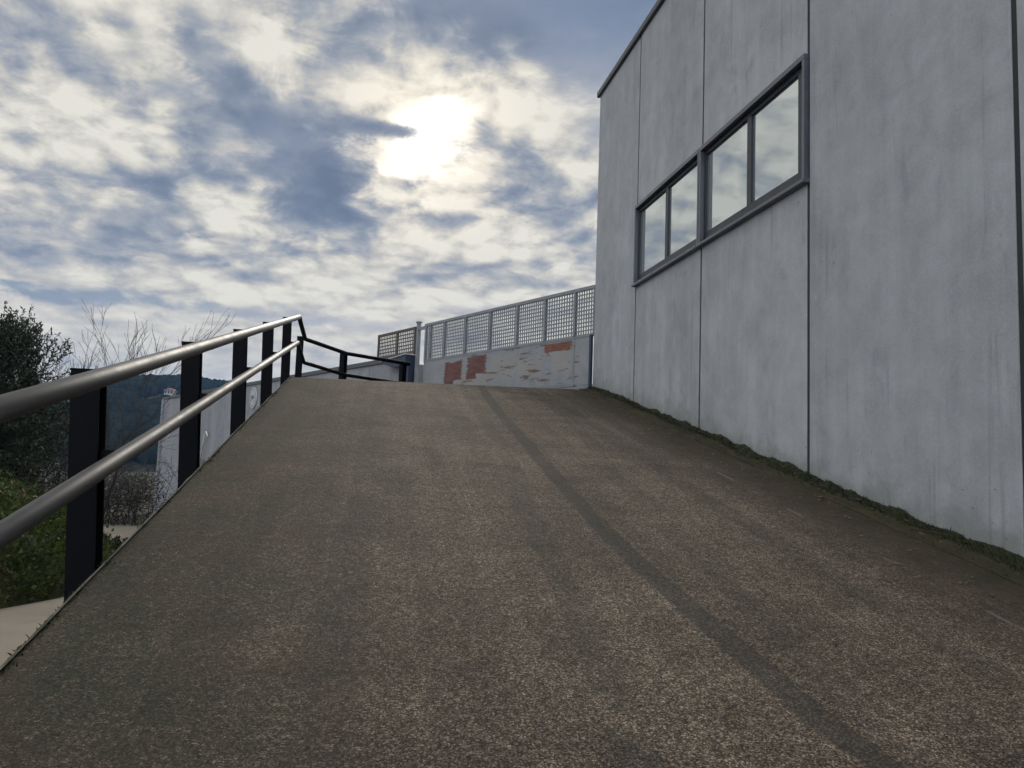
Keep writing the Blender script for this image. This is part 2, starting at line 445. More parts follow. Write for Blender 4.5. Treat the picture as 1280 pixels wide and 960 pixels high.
for j in range(len(ys)-1):
    for i in range(nx):
        a = j*(nx+1)+i; mb.smooth.add(len(mb.f)); mb.f.append((a, a+1, a+nx+2, a+nx+1))
ramp = tag(mb.build('ramp', M['ramp'], fix=False), kind='structure')
# concrete flank of the ramp on its open side, with a slightly rounded pale arris
mb = MB(); prev = None
for y in ys:
    LX = ramp_left(y); zt = ramp_z(LX, y); zb = gz(LX, y)-.3
    w1 = .010*nz(3, y, 1, 5.)+.006*nz(8, y, 1, 17.)
    prof = [(LX+.004, zt+.001), (LX-.012+w1, zt-.004), (LX-.026+w1, zt-.020+w1*.5), (LX-.036, zt-.06), (LX-.036, zb)]
    i = len(mb.v); mb.v += [(x, y, z) for x, z in prof]
    if prev is not None:
        for k in range(4): mb.f.append((prev+k, prev+k+1, i+k+1, i+k))
    prev = i
mb.build('ramp_flank', M['ramp_side'], ramp, fix=False)
# kerb along the wall, half buried in silt
mb = MB(); prev = None; y = -.4
while y < 14.4:
    zt = ramp_z(4.1, y)+.016+.010*nz(1, y, 7, 2.2); x0 = 3.97+.012*nz(2, y, 1, 3.)
    prof = [(x0, zt-.09), (x0+.003, zt-.012), (x0+.015, zt), (4.277, zt+.012)]
    i = len(mb.v); mb.v += [(x, y, z) for x, z in prof]
    if prev is not None:
        for k in range(3): mb.f.append((prev+k, prev+k+1, i+k+1, i+k))
    prev = i; y += .1
tag(mb.build('kerb', M['kerb'], fix=False), kind='structure')

# moss and weeds growing along the foot of the wall
mb = MB()
def blade(mb, p, d, L, w, droop=.3):
    p = Vector(p); d = Vector(d).normalized(); sd = d.cross(Vector((random.gauss(0,1), random.gauss(0,1), random.gauss(0,1)))).normalized()*w*.5
    q = p+d*L*.55; r = p+d*L+Vector((0,0,-droop*L*.3))
    i = len(mb.v); mb.v += [tuple(p-sd), tuple(p+sd), tuple(q+sd*.8), tuple(q-sd*.8), tuple(r)]
    mb.f += [(i,i+1,i+2,i+3), (i+3,i+2,i+4)]
prev = None; y = 1.6; W = []
while y < 14.38:
    hh = max(.006, .034 + .05*nz(0, y, 2, .9) + .05*nz(0, y, 8, 3.1) + .03*nz(0, y, 5, 9.)) * (1. if y < 12 else .75)
    dd = .13+.05*nz(4, y, 2, 1.3)+.02*nz(1, y, 2, 6.); z = ramp_z(4.1, y)+.036
    W.append((y, dd, hh, z))
    prof = [(4.279-dd, z-.02), (4.279-dd*.85, z+hh*.35), (4.279-dd*.45, z+hh*.72), (4.279-.012, z+hh)]
    i = len(mb.v); mb.v += [(x+.01*nz(x*9, y, z, 9.), y, zz+.012*nz(x*11, y, 3, 11.)) for x, zz in prof]
    if prev is not None:
        for k in range(3): mb.f.append((prev+k, prev+k+1, i+k+1, i+k))
    prev = i; y += .05
for k in range(15000):
    y, dd, hh, z = random.choice(W); u = random.random()
    x = 4.276-dd*u*1.25 - (abs(random.gauss(0,.10)) if random.random() < .15 else 0); b = z + max(-.012, hh*(1-u)*.9) if x > 4.27-dd else z-.012
    L = random.choice((.016,.02,.028,.034)) * (1.9 if random.random() < .06 else 1)
    blade(mb, (x, y+random.uniform(-.03,.03), b-.008), (random.gauss(-.45,.4), random.gauss(0,.5), 1), L, random.uniform(.003,.008))
tag(mb.build('moss', M['moss'], fix=False), 'dark green moss and thin weeds along the foot of the concrete wall', 'moss', kind='stuff')
mb = MB()
for k in range(1500):
    y = random.uniform(1.5, 13.6)
    if nz(0, y, 6, 1.7)+.5*nz(0, y, 1, 6.) < .08: continue
    x = LEFT+random.gauss(.0,.022); z = ramp_z(max(x, LEFT), y)-.012-max(0, LEFT-x)*.6
    blade(mb, (x, y, z), (random.gauss(-.2,.6), random.gauss(0,.6), 1), random.uniform(.012,.032), random.uniform(.004,.009))
tag(mb.build('edge_moss', M['moss'], fix=False), 'tufts of moss along the open left edge of the ramp', 'moss', kind='stuff')
# dead leaves and bits lying in the channel
mb = MB()
for k in range(420):
    y = 2+12*random.random()**1.2; x = 3.95-abs(random.gauss(0,.38)); z = ramp_z(x, y)+.006+random.random()*.01
    if random.random() < .2: x = random.uniform(3.98,4.15); z = ramp_z(4.1,y)+.05
    a = random.random()*6.28; L = random.uniform(.012,.034); w = L*random.uniform(.3,.55); t1 = random.gauss(0,.25)
    c, s = cos(a), sin(a)
    mb.quad((x-c*L,y-s*L,z+SLOPE*-s*L), (x+s*w,y-c*w,z+t1*w-SLOPE*c*w), (x+c*L,y+s*L,z+SLOPE*s*L+.004), (x-s*w,y+c*w,z+abs(t1)*w+SLOPE*c*w))
tag(mb.build('fallen_leaves', M['dry'], fix=False), 'small dead leaves scattered in the silt beside the concrete wall', 'leaves', kind='stuff')

# ------------------------------------------------------------------ concrete hall on the right
ROOF = 8.74
bld = tag(empty('concrete_building', (WALLX, 14.44, 2.8)), 'tall grey precast concrete hall with a high strip window beside the ramp', 'building')
def bpart(mb, name, m, parent=bld, bevel=0., rel=(WALLX, 14.44, 2.8)):
    mb.v = [(x-rel[0], y-rel[1], z-rel[2]) for x, y, z in mb.v]
    return mb.build(name, m, parent, bevel)
core = MB().box(WALLX+.16, 24, -7.9, 14.36, -1.5, ROOF-.1)
bpart(core, 'core_wall', M['joint'])
edges = [14.44, 12.11, 9.555, 7.0, 4.445, 1.89, -.665, -3.22, -5.775, -8.]
WY0, WY1, WZ0, WZ1 = 7.0, 12.11, 4.41, 5.73
J = .026
for k, (a, b) in enumerate(zip(edges, edges[1:])):
    hi, lo = a-(J if k else 0), b+J
    base = SLOPE*(hi if hi < 13.8 else 13.8) - .6
    if lo < .3: base = min(base, -.9)
    mb = MB()
    if k in (1, 2):
        mb.box(WALLX, WALLX+.155, lo, hi, base, WZ0); mb.box(WALLX, WALLX+.155, lo, hi, WZ1, ROOF)
    else: mb.box(WALLX, WALLX+.155 if k else WALLX+.155, lo, hi, base, ROOF)
    bpart(mb, 'wall_panel', M['wall'][(k*2+(k//2)) % 3], bevel=.006)
for e in edges[1:-1]:
    jb = MB()
    if abs(e-9.555) < .01: jb.box(WALLX+.010, WALLX+.15, e-.0255, e+.0255, SLOPE*e-.6, WZ0); jb.box(WALLX+.010, WALLX+.15, e-.0255, e+.0255, WZ1+.021, ROOF)
    else: jb.box(WALLX+.010, WALLX+.15, e-.0255, e+.0255, -.95, ROOF-.001)
    bpart(jb, 'joint_seal', M['joint'])
mb = MB().box(WALLX+.165, 24, 14.365, 14.44, -1, ROOF-.002); bpart(mb, 'end_wall', M['wall'][0])
# roof edge flashing
mb = MB().prism([(WALLX-.045, ROOF-.005), (WALLX-.055, ROOF+.01), (WALLX-.055, ROOF+.10), (WALLX-.03, ROOF+.115), (WALLX+.5, ROOF+.13), (WALLX+.5, ROOF+.003), (WALLX-.005, ROOF+.003), (WALLX-.005, ROOF-.005)], 'y', -8.02, 14.49)
bpart(mb, 'roof_flashing', M['flash'])
mb = MB().box(WALLX+.51, 24, -7.9, 14.4, ROOF-.09, ROOF+.02); bpart(mb, 'roof', M['flash'])
# two strip windows, each a surround with sill, dark sash and two panes
for (a, b, last) in ((9.565, WY1-.012, False), (WY0+.0, 9.545, True)):
    xf = WALLX-.05; xg = WALLX+.05; fw = .04
    s = MB()
    s.box(xf, xg, a, b, WZ1-fw, WZ1+.02)                      # head
    s.box(xf, xg, b-fw, b, WZ0, WZ1-fw-.0006)                  # far jamb
    s.box(xf, xg, a, a+fw, WZ0, WZ1-fw-.0006)
    win = bpart(s, 'window', M['alu'], bevel=.004)
    sl = MB().prism([(xf-.03, WZ0-.035), (xf-.03, WZ0+.0), (xg, WZ0+.03), (xg, WZ0-.035)], 'y', a-(.03 if last else 0), b+(0 if last else .0))
    bpart(sl, 'sill', M['alu'], win, .003)
    y0, y1 = a+fw+.001, b-fw-.001; z0, z1 = WZ0+.031, WZ1-fw-.001; sw = .085; mid = (y0+y1)/2
    f = MB(); xa, xb = WALLX+.012, WALLX+.06
    f.box(xa, xb, y0, y1, z0, z0+.12); f.box(xa, xb, y0, y1, z1-.06, z1)
    nsw = .17 if last else .10
    f.box(xa, xb, y0, y0+nsw, z0+.1202, z1-.0602); f.box(xa, xb, y1-.045, y1, z0+.1202, z1-.0602)
    f.box(xa, xb, mid-sw*.6, mid+sw*.6, z0+.1202, z1-.0602)
    bpart(f, 'frame', M['sash'], win, .003)
    for (p0, p1) in ((y0+nsw, mid-sw*.6), (mid+sw*.6, y1-.045)):
        g = MB().box(WALLX+.040, WALLX+.052, p0-.008, p1+.008, z0+.112, z1-.054)
        bpart(g, 'pane', M['glass'], win)

# ------------------------------------------------------------------ steel railing
def on_ramp(x, y, h): return (x, y, SLOPE*y+h)
rl = tag(empty('ramp_railing', (-1.365, 4.25, SLOPE*4.25)), 'heavy steel railing of two fat grey tubes on black posts along the ramp edge', 'railing')
ro = Vector((-1.365, 4.25, SLOPE*4.25))
def rpart(mb, name, m, bevel=0.):
    mb.v = [tuple(Vector(v)-ro) for v in mb.v]
    return mb.build(name, m, rl, bevel)
def hpost(x, y, z0, z1, w=.14, d=.13, rot=0., lean=0., ref=0.):
    """H-section steel post: two flanges facing along the ramp and a web between them, with a cap plate"""
    mb = MB(); t = .011
    loc = MB()
    loc.box(-w/2, w/2, -d/2, -d/2+t, z0, z1); loc.box(-w/2, w/2, d/2-t, d/2, z0, z1)
    loc.box(-t/2, t/2, -d/2+t+.0005, d/2-t-.0005, z0, z1-.001)
    loc.box(-w/2-.003, w/2+.003, -d/2-.003, d/2+.003, z1+.0005, z1+.009)
    c, s = cos(rot), sin(rot)
    mb.v = [(x+vx*c-vy*s-lean*(vz-ref), y+vx*s+vy*c, vz) for vx, vy, vz in loc.v]; mb.f = loc.f
    return mb
PY = [-.1, 2.2, 4.46, 6.80, 9.15, 11.5, 13.95]
LEAN = [.06, .06, .055, .045, .036, .032, .022]
for y, ln in zip(PY, LEAN):
    rpart(hpost(-1.388, y, SLOPE*y-.42, SLOPE*y+.978, lean=ln, ref=SLOPE*y-.02), 'post', M['post'], .002)
    for h, hh in ((.960, .036), (.548, .048)):
        zc_ = SLOPE*y+h; x0_ = -1.388-ln*(h+.02)+.0745
        rpart(MB().box(x0_, -1.270 if h > .8 else -1.262, y-.035, y+.035, zc_-hh*.45, zc_+hh*.45), 'bracket', M['post'])
RX = -1.235
A = (RX, 14.28); B = (-1.27, 15.6, 3.66); CC = (-.47, 17.0, 3.585); D = (.82, 17.45, 3.49)
for h, r in ((1.008, .046), (.548, .043)):
    dz = 0 if h > .8 else -.46
    pts = [on_ramp(RX, -.6, h), on_ramp(RX, 4.2, h), on_ramp(RX, 9, h), on_ramp(RX, 14.1, h)]
    mb = MB().tube(pts, r, 20)
    rpart(mb, 'top_rail' if h > .8 else 'middle_rail', M['rail'])
    # bend at the crest and the run that turns along the platform edge
    e = Vector(on_ramp(RX, 14.1, h))
    pts = [e, e+Vector((0,.08,.014)), e+Vector((.005,.17,.010)), e+Vector((0,.26,-.01)), Vector((B[0]+.05,B[1]-.12,B[2]+dz+.015)), Vector((B[0]+.06,B[1],B[2]+dz)), Vector((B[0]+.12,B[1]+.08,B[2]+dz-.008)),
           Vector((CC[0]+.03,CC[1]-.1,CC[2]+dz)), Vector((CC[0]+.1,CC[1]-.05,CC[2]+dz)), Vector((D[0]+.1,D[1]-.1,D[2]+dz))]
    mb = MB().tube(pts, [r*.95]+[r*.88]*9, 16)
    rpart(mb, 'platform_rail' , M['post'])
for (x, y, z), a in ((B, .0), (CC, -.6), (D, -1.0)):
    rpart(hpost(x-.04, y+.02, ramp_z(x, y)-.02, z+.04, .12, .12, a), 'post', M['post'], .002)

# ------------------------------------------------------------------ gate, lattice screen, warehouse (one straight line receding left)
GA = 115.5; GO = (4.25, 14.58)
def gl(a): return (GO[0]-.4305*a, GO[1]+.9026*a)
RZ = radians(GA)
gate = tag(empty('metal_gate', (GO[0], GO[1], 0), RZ), 'long grey metal gate with lattice top and rust peeled sheet below', 'gate')
bays = [-.11, .47, 1.43, 2.42, 3.46, 4.52, 5.50, 6.20, 6.44]
Zb, Zm, Zt = 2.955, 3.95, 4.93
fr = MB(); fr.box(-.13, 6.5, -.03, .03, Zt-.07, Zt); fr.box(-.13, 6.5, -.013, .020, Zm-.03, Zm+.02); fr.box(0.43, 6.5, -.03, .03, Zb, Zb+.07)
fr.build('gate_frame', M['gate_frame'], gate, .003)
MB().box(.435, 6.49, -.012, .012, Zb+.071, Zm-.0305).build('sheet', M['sheet'], gate)
MB().box(-.068, .434, -.012, .012, Zb+.03, Zm-.0305).build('sheet', M['sheet'], gate)
for i, a in enumerate(bays):
    w = .030 if i else .02
    MB().box(a-w, a+w, -.036, .036, Zm+.021, Zt-.071).build('upright', M['gate_frame'], gate, .003)
    if i in (1, 8): MB().box(a-w*.9, a+w*.9, .0125, .018, Zb+.071, Zm-.0305).build('stile', M['gate_frame'], gate)
def lattice(a0, a1, z0, z1, m, parent, pitch=.078, bar=.025):
    mb = MB(); n = max(1, round((a1-a0)/pitch)); k = round((z1-z0)/pitch)
    for i in range(n+1):
        x = a0+(a1-a0)*i/n; mb.box(x-bar/2, x+bar/2, -.014, -.001, z0, z1)
    for j in range(k+1):
        z = z0+(z1-z0)*j/k; mb.box(a0, a1, .001, .014, z-bar/2, z+bar/2)
    return mb.build('lattice', m, parent, fix=False)
for a, b in zip(bays, bays[1:]): lattice(a+.036, b-.036, Zm+.022, Zt-.072, M['gate_frame'], gate)
# navy jamb post by the building corner
jp = tag(empty('gate_jamb', (GO[0], GO[1], 2.78), RZ), 'thin navy steel jamb between the grey gate and the concrete hall', 'post')
MB().box(-.125, -.070, .035, .09, 0, 1.16).build('jamb_post', M['navy'], jp, .003)
MB().box(-.135, -.06, .025, .10, -.04, -.0).build('foot_plate', M['navy'], jp)
# the post at the far end of the gate, a hand's width away from it
gp = tag(empty('gate_post', (*gl(6.86), 2.3), RZ), 'square grey post closing the far end of the lattice gate', 'post')
MB().box(-.045, .045, -.045, .045, 0, 2.70).build('shaft', M['gate_frame'], gp, .004)
MB().box(-.065, .065, -.065, .065, 2.7005, 2.74).build('cap', M['gate_frame'], gp, .004)
MB().box(-.36, -.0455, -.02, .02, 2.50, 2.58).build('bracket', M['gate_frame'], gp)
# lattice screen standing on the parapet
fs = tag(empty('lattice_screen', (*gl(7.02), 4.17), RZ), 'short dark lattice screen standing on the warehouse parapet left of the square post', 'fence')
L = 2.2
fr = MB(); fr.box(0, L, -.025, .025, .69, .75); fr.box(0, L, -.025, .025, .04, .09); fr.build('screen_frame', M['gate_dark'], fs)
for a in (.03, 1.02, L-.03): MB().box(a-.03, a+.03, -.027, .027, -.02 if a < 2 else -.08, .752).build('upright', M['gate_dark'], fs)
lattice(.062, .988, .092, .688, M['gate_dark'], fs, .10, .03); lattice(1.052, L-.062, .092, .688, M['gate_dark'], fs, .10, .03)
# warehouse with the deck: long pale wall with dark coping
WA, WB, WT = 7.35, 35.9, 4.06
wh = tag(empty('warehouse', (*gl(WA), 0), RZ), 'long low pale grey warehouse wall with dark coping beyond the railing', 'building')
n = 12; LW = WB-WA
for k in range(n):
    a, b = LW*k/n+.012, LW*(k+1)/n-.012
    MB().box(a, b, -.14, 0, -3.4, WT-.001).build('wall_panel', M['ware'], wh, .004)
MB().box(0.02, LW-.02, -14, -.145, -3.4, WT-.10).build('core_wall', M['ware'], wh)
MB().box(-.03, LW+.05, -.25, .05, WT, WT+.13).build('coping', M['coping'], wh, .006)
MB().box(LW-.35, LW+.02, .001, .10, -3.4, WT-.001).build('corner_pilaster', M['ware'], wh, .006)
vt = empty('vent', (LW-1.0, -.9, WT-.1)); vt.parent = wh
sgn = tag(empty('round_sign', (*gl(20.1), 3.53), RZ), 'round white sign with small dark marks high on the warehouse wall', 'sign')
mb = MB().tube([(0,.004,0),(0,.05,0)], .42, 40); mb.build('disc', M['sign'], sgn)
mb = MB()
for k in range(48):
    a0, a1 = 2*pi*k/48, 2*pi*(k+1)/48
    mb.quad(*[(r*cos(a), .053, r*sin(a)) for r, a in ((.355,a0),(.335,a0),(.335,a1),(.355,a1))])
mb.build('ring', M['signd'], sgn, fix=False)
mk = MB()
for (x0,x1,z0,z1) in ((-.02,.14,-.06,.10),(-.21,-.08,-.015,.02),(-.16,-.125,-.06,.12),(-.10,-.06,-.17,-.12),(.2,.235,-.09,.05),(.2,.28,-.12,-.09),(.2,.28,.05,.075)):
    mk.box(x0, x1, .0505, .056, z0, z1)
mk.build('marks', M['signd'], sgn)
# white tube frame leaning on the lower wall
pf = tag(empty('pipe_frame', (*gl(26.5), 0), RZ), 'thin white tube frame fixed low on the warehouse wall behind the second railing post', 'pipe')
MB().tube([(.55,.12,.55),(-.05,.12,2.05),(-.25,.12,2.2),(-.5,.12,2.0)], .035, 8).build('leaning_tube', M['white'], pf)
MB().tube([(.95,.02,-.35),(.95,.18,-.3),(-.1,.18,-.3),(-.1,.02,-.35)], .05, 8).build('low_bracket', M['white'], pf)
# navy cabinet with sloping canopy at the end of the warehouse
cb = tag(empty('navy_shelter', (*gl(7.14), 2.3), RZ), 'dark navy steel shelter with pale edged roof next to the square gate post', 'shelter')
MB().box(-.17, .22, -.03, .20, 0, 1.58).build('body', M['navy'], cb, .006)
MB().prism([(-.18, 1.83), (1.2, 1.74), (1.2, 1.70), (.5, 1.52), (-.18, 1.581)], 'y', -.02, .30).build('fascia', M['navy'], cb)
MB().prism([(-.20, 1.832), (1.25, 1.742), (1.25, 1.765), (-.20, 1.86)], 'y', -.04, .33).build('roof_edge', M['sign'], cb)

# ------------------------------------------------------------------ bank, trees, shrubs
def bank_h(x, y):
    d = road_edge(y) - .05 - x
    if d < 0: return -.12
    fy = max(0., min(1., (y-8.6)/2.0)) * max(0., min(1., (22.5-y)/4.5))
    amp = 1.75 if y < 15 else 1.75-(y-15)*.16
    h = amp*(1-exp(-d/1.05))*fy
    return h + .16*nz(x, y, 0, 1.1)*min(1, d) + .06*nz(x, y, 3, 3.5)*min(1, d*2)
xs = [-15+.2*i for i in range(58)]; ys2 = [8.4+.2*i for i in range(72)]
tag(sheet('bank', xs, ys2, lambda x, y: gz(x, y)-.03+bank_h(x, y), M['bank']), kind='structure')
def leaf(mb, p, d, L, w):
    d = Vector(d).normalized(); s = d.cross(Vector((random.gauss(0,1),random.gauss(0,1),random.gauss(0,1))))
    if s.length < 1e-4: return
    s = s.normalized()*w/2; p = Vector(p)
    mb.quad(p, p+d*L*.45+s, p+d*L, p+d*L*.45-s)
mb = MB(); dryb = MB()
for k in range(42000):
    y = random.uniform(9, 21.5); e = road_edge(y); x = e-.02-random.random()**1.4*4.5
    h = bank_h(x, y)
    if h < .02: continue
    z = gz(x, y)-.03+h
    cl = nz(x, y, 9, 1.3)
    lush = cl > -.12
    L = random.uniform(.035,.075)*(1.4 if lush else 1)
    d = (random.gauss(.35,.6), random.gauss(-.35,.6), random.uniform(.2,1.2))
    tgt = mb if (lush or random.random() < .55) else dryb
    z += abs(random.gauss(0,.10))*(1+max(0, cl)*2.5)
    if random.random() < .45: blade(tgt, (x,y,z-.05), d, L*2.0, .012, .9)
    else: leaf(tgt, (x,y,z), d, L, L*.6)
tag(mb.build('ground_cover', M['ivy'], fix=False), 'green ivy and grass covering the bank beside the pale road', 'ground cover', kind='stuff')
tag(dryb.build('dry_grass', M['dry'], fix=False), 'withered brown grass among the ivy on the bank', 'dry grass', kind='stuff')
# pale stone on the top of the bank
def rock(name, loc, r, m, label):
    bm = bmesh.new(); bmesh.ops.create_icosphere(bm, subdivisions=3, radius=1)
    for v in bm.verts:
        n = v.co.normalized(); v.co = Vector((n.x*r*1.5, n.y*r, n.z*r*.75))*(1+.22*noise.noise(n*1.6))
    me = bpy.data.meshes.new(name); bm.to_mesh(me); bm.free(); me.materials.append(m)
    o = bpy.data.objects.new(name, me); C.objects.link(o); o.location = loc
    tag(o, label, 'stone')
rx, ry = -6.05, 13.6
rock('stone', (rx, ry, gz(rx,ry)+bank_h(rx,ry)+.16), .15, M['stone'], 'pale stone lying on top of the overgrown bank')

def branch(mb, p, d, L, r, depth, spread, up, tips, seg=5, minr=.004):
    p = Vector(p); d = Vector(d).normalized(); n = 4; pts = [p.copy()]; rr = [r]
    for k in range(n):
        d = (d + Vector((random.gauss(0,.09), random.gauss(0,.09), random.gauss(0,.05)+up*.06))).normalized()
        p = p + d*L/n; pts.append(p.copy()); rr.append(max(minr, r*(1-.45*(k+1)/n)))
        if depth > 0 and k >= 1:
            for q in range(1 if random.random() < .7 else 2):
                a = Vector((random.gauss(0,1), random.gauss(0,1), random.gauss(0,.5))); a = (a-d*a.dot(d)).normalized()
                nd = (d*(1-spread) + a*spread + Vector((0,0,up*.3))).normalized()
                branch(mb, p, nd, L*random.uniform(.5,.75), max(minr, rr[-1]*.6), depth-1, spread, up, tips, max(4, seg-1), minr)
    mb.tube(pts, rr, seg, cap=False)
    tips.append((p.copy(), d.copy()))
# evergreen tree
def evergreen(loc, rx_, rz_, zc, n, label, seed):
    random.seed(seed)
    o = tag(empty('evergreen_tree', loc), label, 'tree')
    mb = MB(); tips = []
    for k in range(4): branch(mb, (random.gauss(0,.15), random.gauss(0,.15), 0), (random.gauss(0,.35), random.gauss(0,.35), 1), zc*.95, .11, 3, .5, .5, tips, 7, .006)
    mb.build('trunk', M['bark'], o, fix=False)
    cr = MB(); cents = []
    for k in range(34):
        a = random.random()*6.28; u = random.uniform(-1,1); s = math.sqrt(1-u*u); q = random.uniform(.45,.92)
        cents.append((Vector((rx_*s*cos(a)*q, rx_*s*sin(a)*q, zc+rz_*u*q)), random.uniform(.45,.85)))
    for k in range(n):
        c, rr = random.choice(cents)
        off = Vector((random.gauss(0,.5), random.gauss(0,.5), random.gauss(0,.5)))*rr
        p = c+off
        out = (p-Vector((0,0,zc-.5*rz_))); out.normalize()
        d = (out + Vector((random.gauss(0,.3), random.gauss(0,.3), .65+random.gauss(0,.3)))).normalized()
        L = random.uniform(.25,.55)
        for j in range(22):
            u = (j+.5)/22; q = p+d*L*u
            ld = (d*.75+Vector((random.gauss(0,.6), random.gauss(0,.6), random.gauss(0,.6)))).normalized()
            leaf(cr, q, ld, random.uniform(.065,.11), random.uniform(.022,.034))
        s = d.orthogonal().normalized()*.004; cr.quad(p-s, p+s, p+d*L+s*.5, p+d*L-s*.5)
    cr.build('crown', M['olive'], o, fix=False)
evergreen((-7.9,17.0,gz(-8,17)+bank_h(-8,17)-.1), 1.75, 1.75, 1.85, 3000, 'dense dark evergreen tree with ragged upright shoots on the bank, the taller one', 3)
evergreen((-9.2,19.6,gz(-9,19)+.2), 2.4, 1.6, 1.5, 1500, 'dark evergreen shrub spreading low behind the taller evergreen', 8)
# bare trees and saplings behind
def bare(loc, h, r, depth, label, seed, lean=(0,0), spread=.38, up=.5, stems=1, cat='tree', name='bare_tree', grp='bare winter trees beyond the bank'):
    random.seed(seed); o = tag(empty(name, loc), label, cat, grp)
    mb = MB(); tips = []
    for k in range(stems):
        branch(mb, (random.gauss(0,.12)*(stems>1), random.gauss(0,.12)*(stems>1), -.1), (lean[0]+random.gauss(0,.12*(stems>1)), lean[1], 1), h*.62*random.uniform(.8,1.1), r, depth, spread, up, tips, 6, .0045)
    mb.build('trunk', M['twig'], o, fix=False)
bare((-7.45,20.0,gz(-7,20)+.05), 4.3, .042, 4, 'slender bare tree with fine upright twigs right beside the evergreen', 21)
bare((-7.0,21.5,gz(-7,21.5)), 4.5, .04, 4, 'thin bare sapling rising between two other bare trees', 22, (.08,0))
bare((-6.9,23.0,gz(-7,23)), 4.8, .04, 4, 'bare sapling leaning right, nearest the second railing post', 23, (.2,0), .3)
bare((-8.5,24.0,gz(-8,24)), 3.6, .06, 4, 'dark spreading bare tree low behind the first railing post', 24, (.15,0), .5, .25)
bare((-9.3,27.0,gz(-9,27)), 3.4, .06, 4, 'low bare tree with crossing dark branches in front of the thicket', 25, (.3,0), .6, .05)
bare((-7.9,22.0,gz(-8,22)), 3.8, .045, 4, 'many stemmed bare shrub between the evergreen and the first railing post', 26, (0,0), .5, .4, 4, 'shrub', 'bare_shrub')
# tangled thicket behind the yard
random.seed(5); mb = MB(); lv = MB()
for k in range(150):
    x = -7.75-random.random()**1.1*9; y = 31.6+random.random()*2.6 + abs(x+8)*.05; h = random.uniform(1.3,3.0)
    branch(mb, (x,y,gz(x,y)-.05), (random.gauss(0,.4), random.gauss(0,.3), 1), h*.7, .02, 2, .6, .1, [], 4, .007)
for k in range(9000):
    x = -7.7-random.random()*9.5; y = 31.5+random.random()*2.6+abs(x+8)*.05; hm = 1.7+.6*nz(x,y,0,.9)
    z = gz(x,y)+random.random()**.8*hm; leaf(lv, (x,y,z), (random.gauss(0,1),random.gauss(0,1),random.gauss(.2,.7)), random.uniform(.05,.14), random.uniform(.03,.07))
th = tag(empty('bramble_thicket', (-9, 32.5, gz(-9,32))), 'brown tangled bramble thicket at the back of the pale yard', 'thicket')
for o_, nm, mm in ((mb,'stems','twig'),(lv,'foliage','bramble')):
    o_.v = [(x+9, y-32.5, z-gz(-9,32)) for x,y,z in o_.v]; o_.build(nm, M[mm], th, fix=False)
# low tussock where the bank runs out beside the ramp
random.seed(6); mb = MB()
cx_, cy_ = -5.0, 17.6
for k in range(2600):
    a = random.random()*6.28; q = math.sqrt(random.random())*.75; x, y = q*cos(a)*.8, q*sin(a)*1.3
    hh = .5*(1-(q/.75)**2)*random.random(); d = (cos(a)*.6+random.gauss(0,.4), sin(a)*.6+random.gauss(0,.4), random.uniform(.2,1.2))
    if random.random() < .4: blade(mb, (x,y,hh*.6), d, random.uniform(.12,.3), .010, .9)
    else: leaf(mb, (x,y,hh), d, random.uniform(.05,.11), random.uniform(.03,.06))
tus = mb.build('low_shrub', M['moss'], fix=False); tus.location = (cx_, cy_, gz(cx_,cy_)+.02)
tag(tus, 'small dark tussock at the road edge right of the first railing post', 'shrub')

# ------------------------------------------------------------------ far hill, wood, houses
def hill_z(x, y):
    # ridge seen beyond the valley, steepest face towards the viewer
    ridge = 35 + 6*sin((x+160)/70.) + 3*sin(x/23.+1) + (max(0, -x-200))*.02 - max(0, x+60)*.10
    t = max(0., min(1., (y-150)/430.)); t = t*t*(3-2*t)
    back = max(0., y-600)*.03
    return -9 + (ridge+9)*t*(1 if y < 600 else 1) - back + 2.5*nz(x, y, 0, .012)
tag(sheet('hill', [-700+15*i for i in range(64)], [150+15*i for i in range(55)], hill_z, M['hill']), kind='structure')
random.seed(9)
bm0 = bmesh.new(); bmesh.ops.create_icosphere(bm0, subdivisions=2, radius=1); base_v = [v.co.copy() for v in bm0.verts]; base_f = [tuple(v.index for v in f.verts) for f in bm0.faces]; bm0.free()
mb = MB()
for k in range(4800):
    y = 240+random.random()**.8*370; x = -.26*y + random.gauss(0,1)*.17*y
    if hypot(x+99.5+(430-y)*.05, (y-415)/4) < 9 or hypot(x+126.5, (y-556)/3) < 9: continue
    if nz(x, y, 2, .011) < -.30 and y < 520: continue
    r = random.uniform(2.0,4.2); z = hill_z(x, y)+r*.55; i = len(mb.v); sd = random.random()*50
    for n_ in base_v:
        q = 1+.38*noise.noise(n_*2.1+Vector((sd,0,0))); mb.v.append((x+n_.x*r*q, y+n_.y*r*q, z+n_.z*r*q*1.05))
    for f in base_f: mb.smooth.add(len(mb.f)); mb.f.append(tuple(i+a for a in f))
tag(mb.build('wood', M['wood'], fix=False), 'dark wooded slope of the far hill', 'wood', kind='stuff')
for (x, y, lab, sd) in ((-112,592,'left of two round trees alone on the far skyline',1),(-103.5,592,'right of two round trees alone on the far skyline',2)):
    random.seed(40+sd); o = tag(empty('skyline_tree', (x,y,hill_z(x,y)-.3)), lab, 'tree', 'two trees on the skyline')
    MB().tube([(0,0,0),(0,0,6)], [.45,.3], 8).build('trunk', M['bark'], o)
    cr = MB()
    for k in range(16):
        c = Vector((random.gauss(0,1.5),random.gauss(0,1.5),7.2+random.gauss(0,1.5))); r = random.uniform(1.1,1.9); i = len(cr.v)
        for n_ in base_v: q = 1+.4*noise.noise(n_*2+c); cr.v.append(tuple(c+n_*r*q))
        for f in base_f: cr.f.append(tuple(i+a for a in f))
    cr.build('crown', M['wood'], o, fix=False)
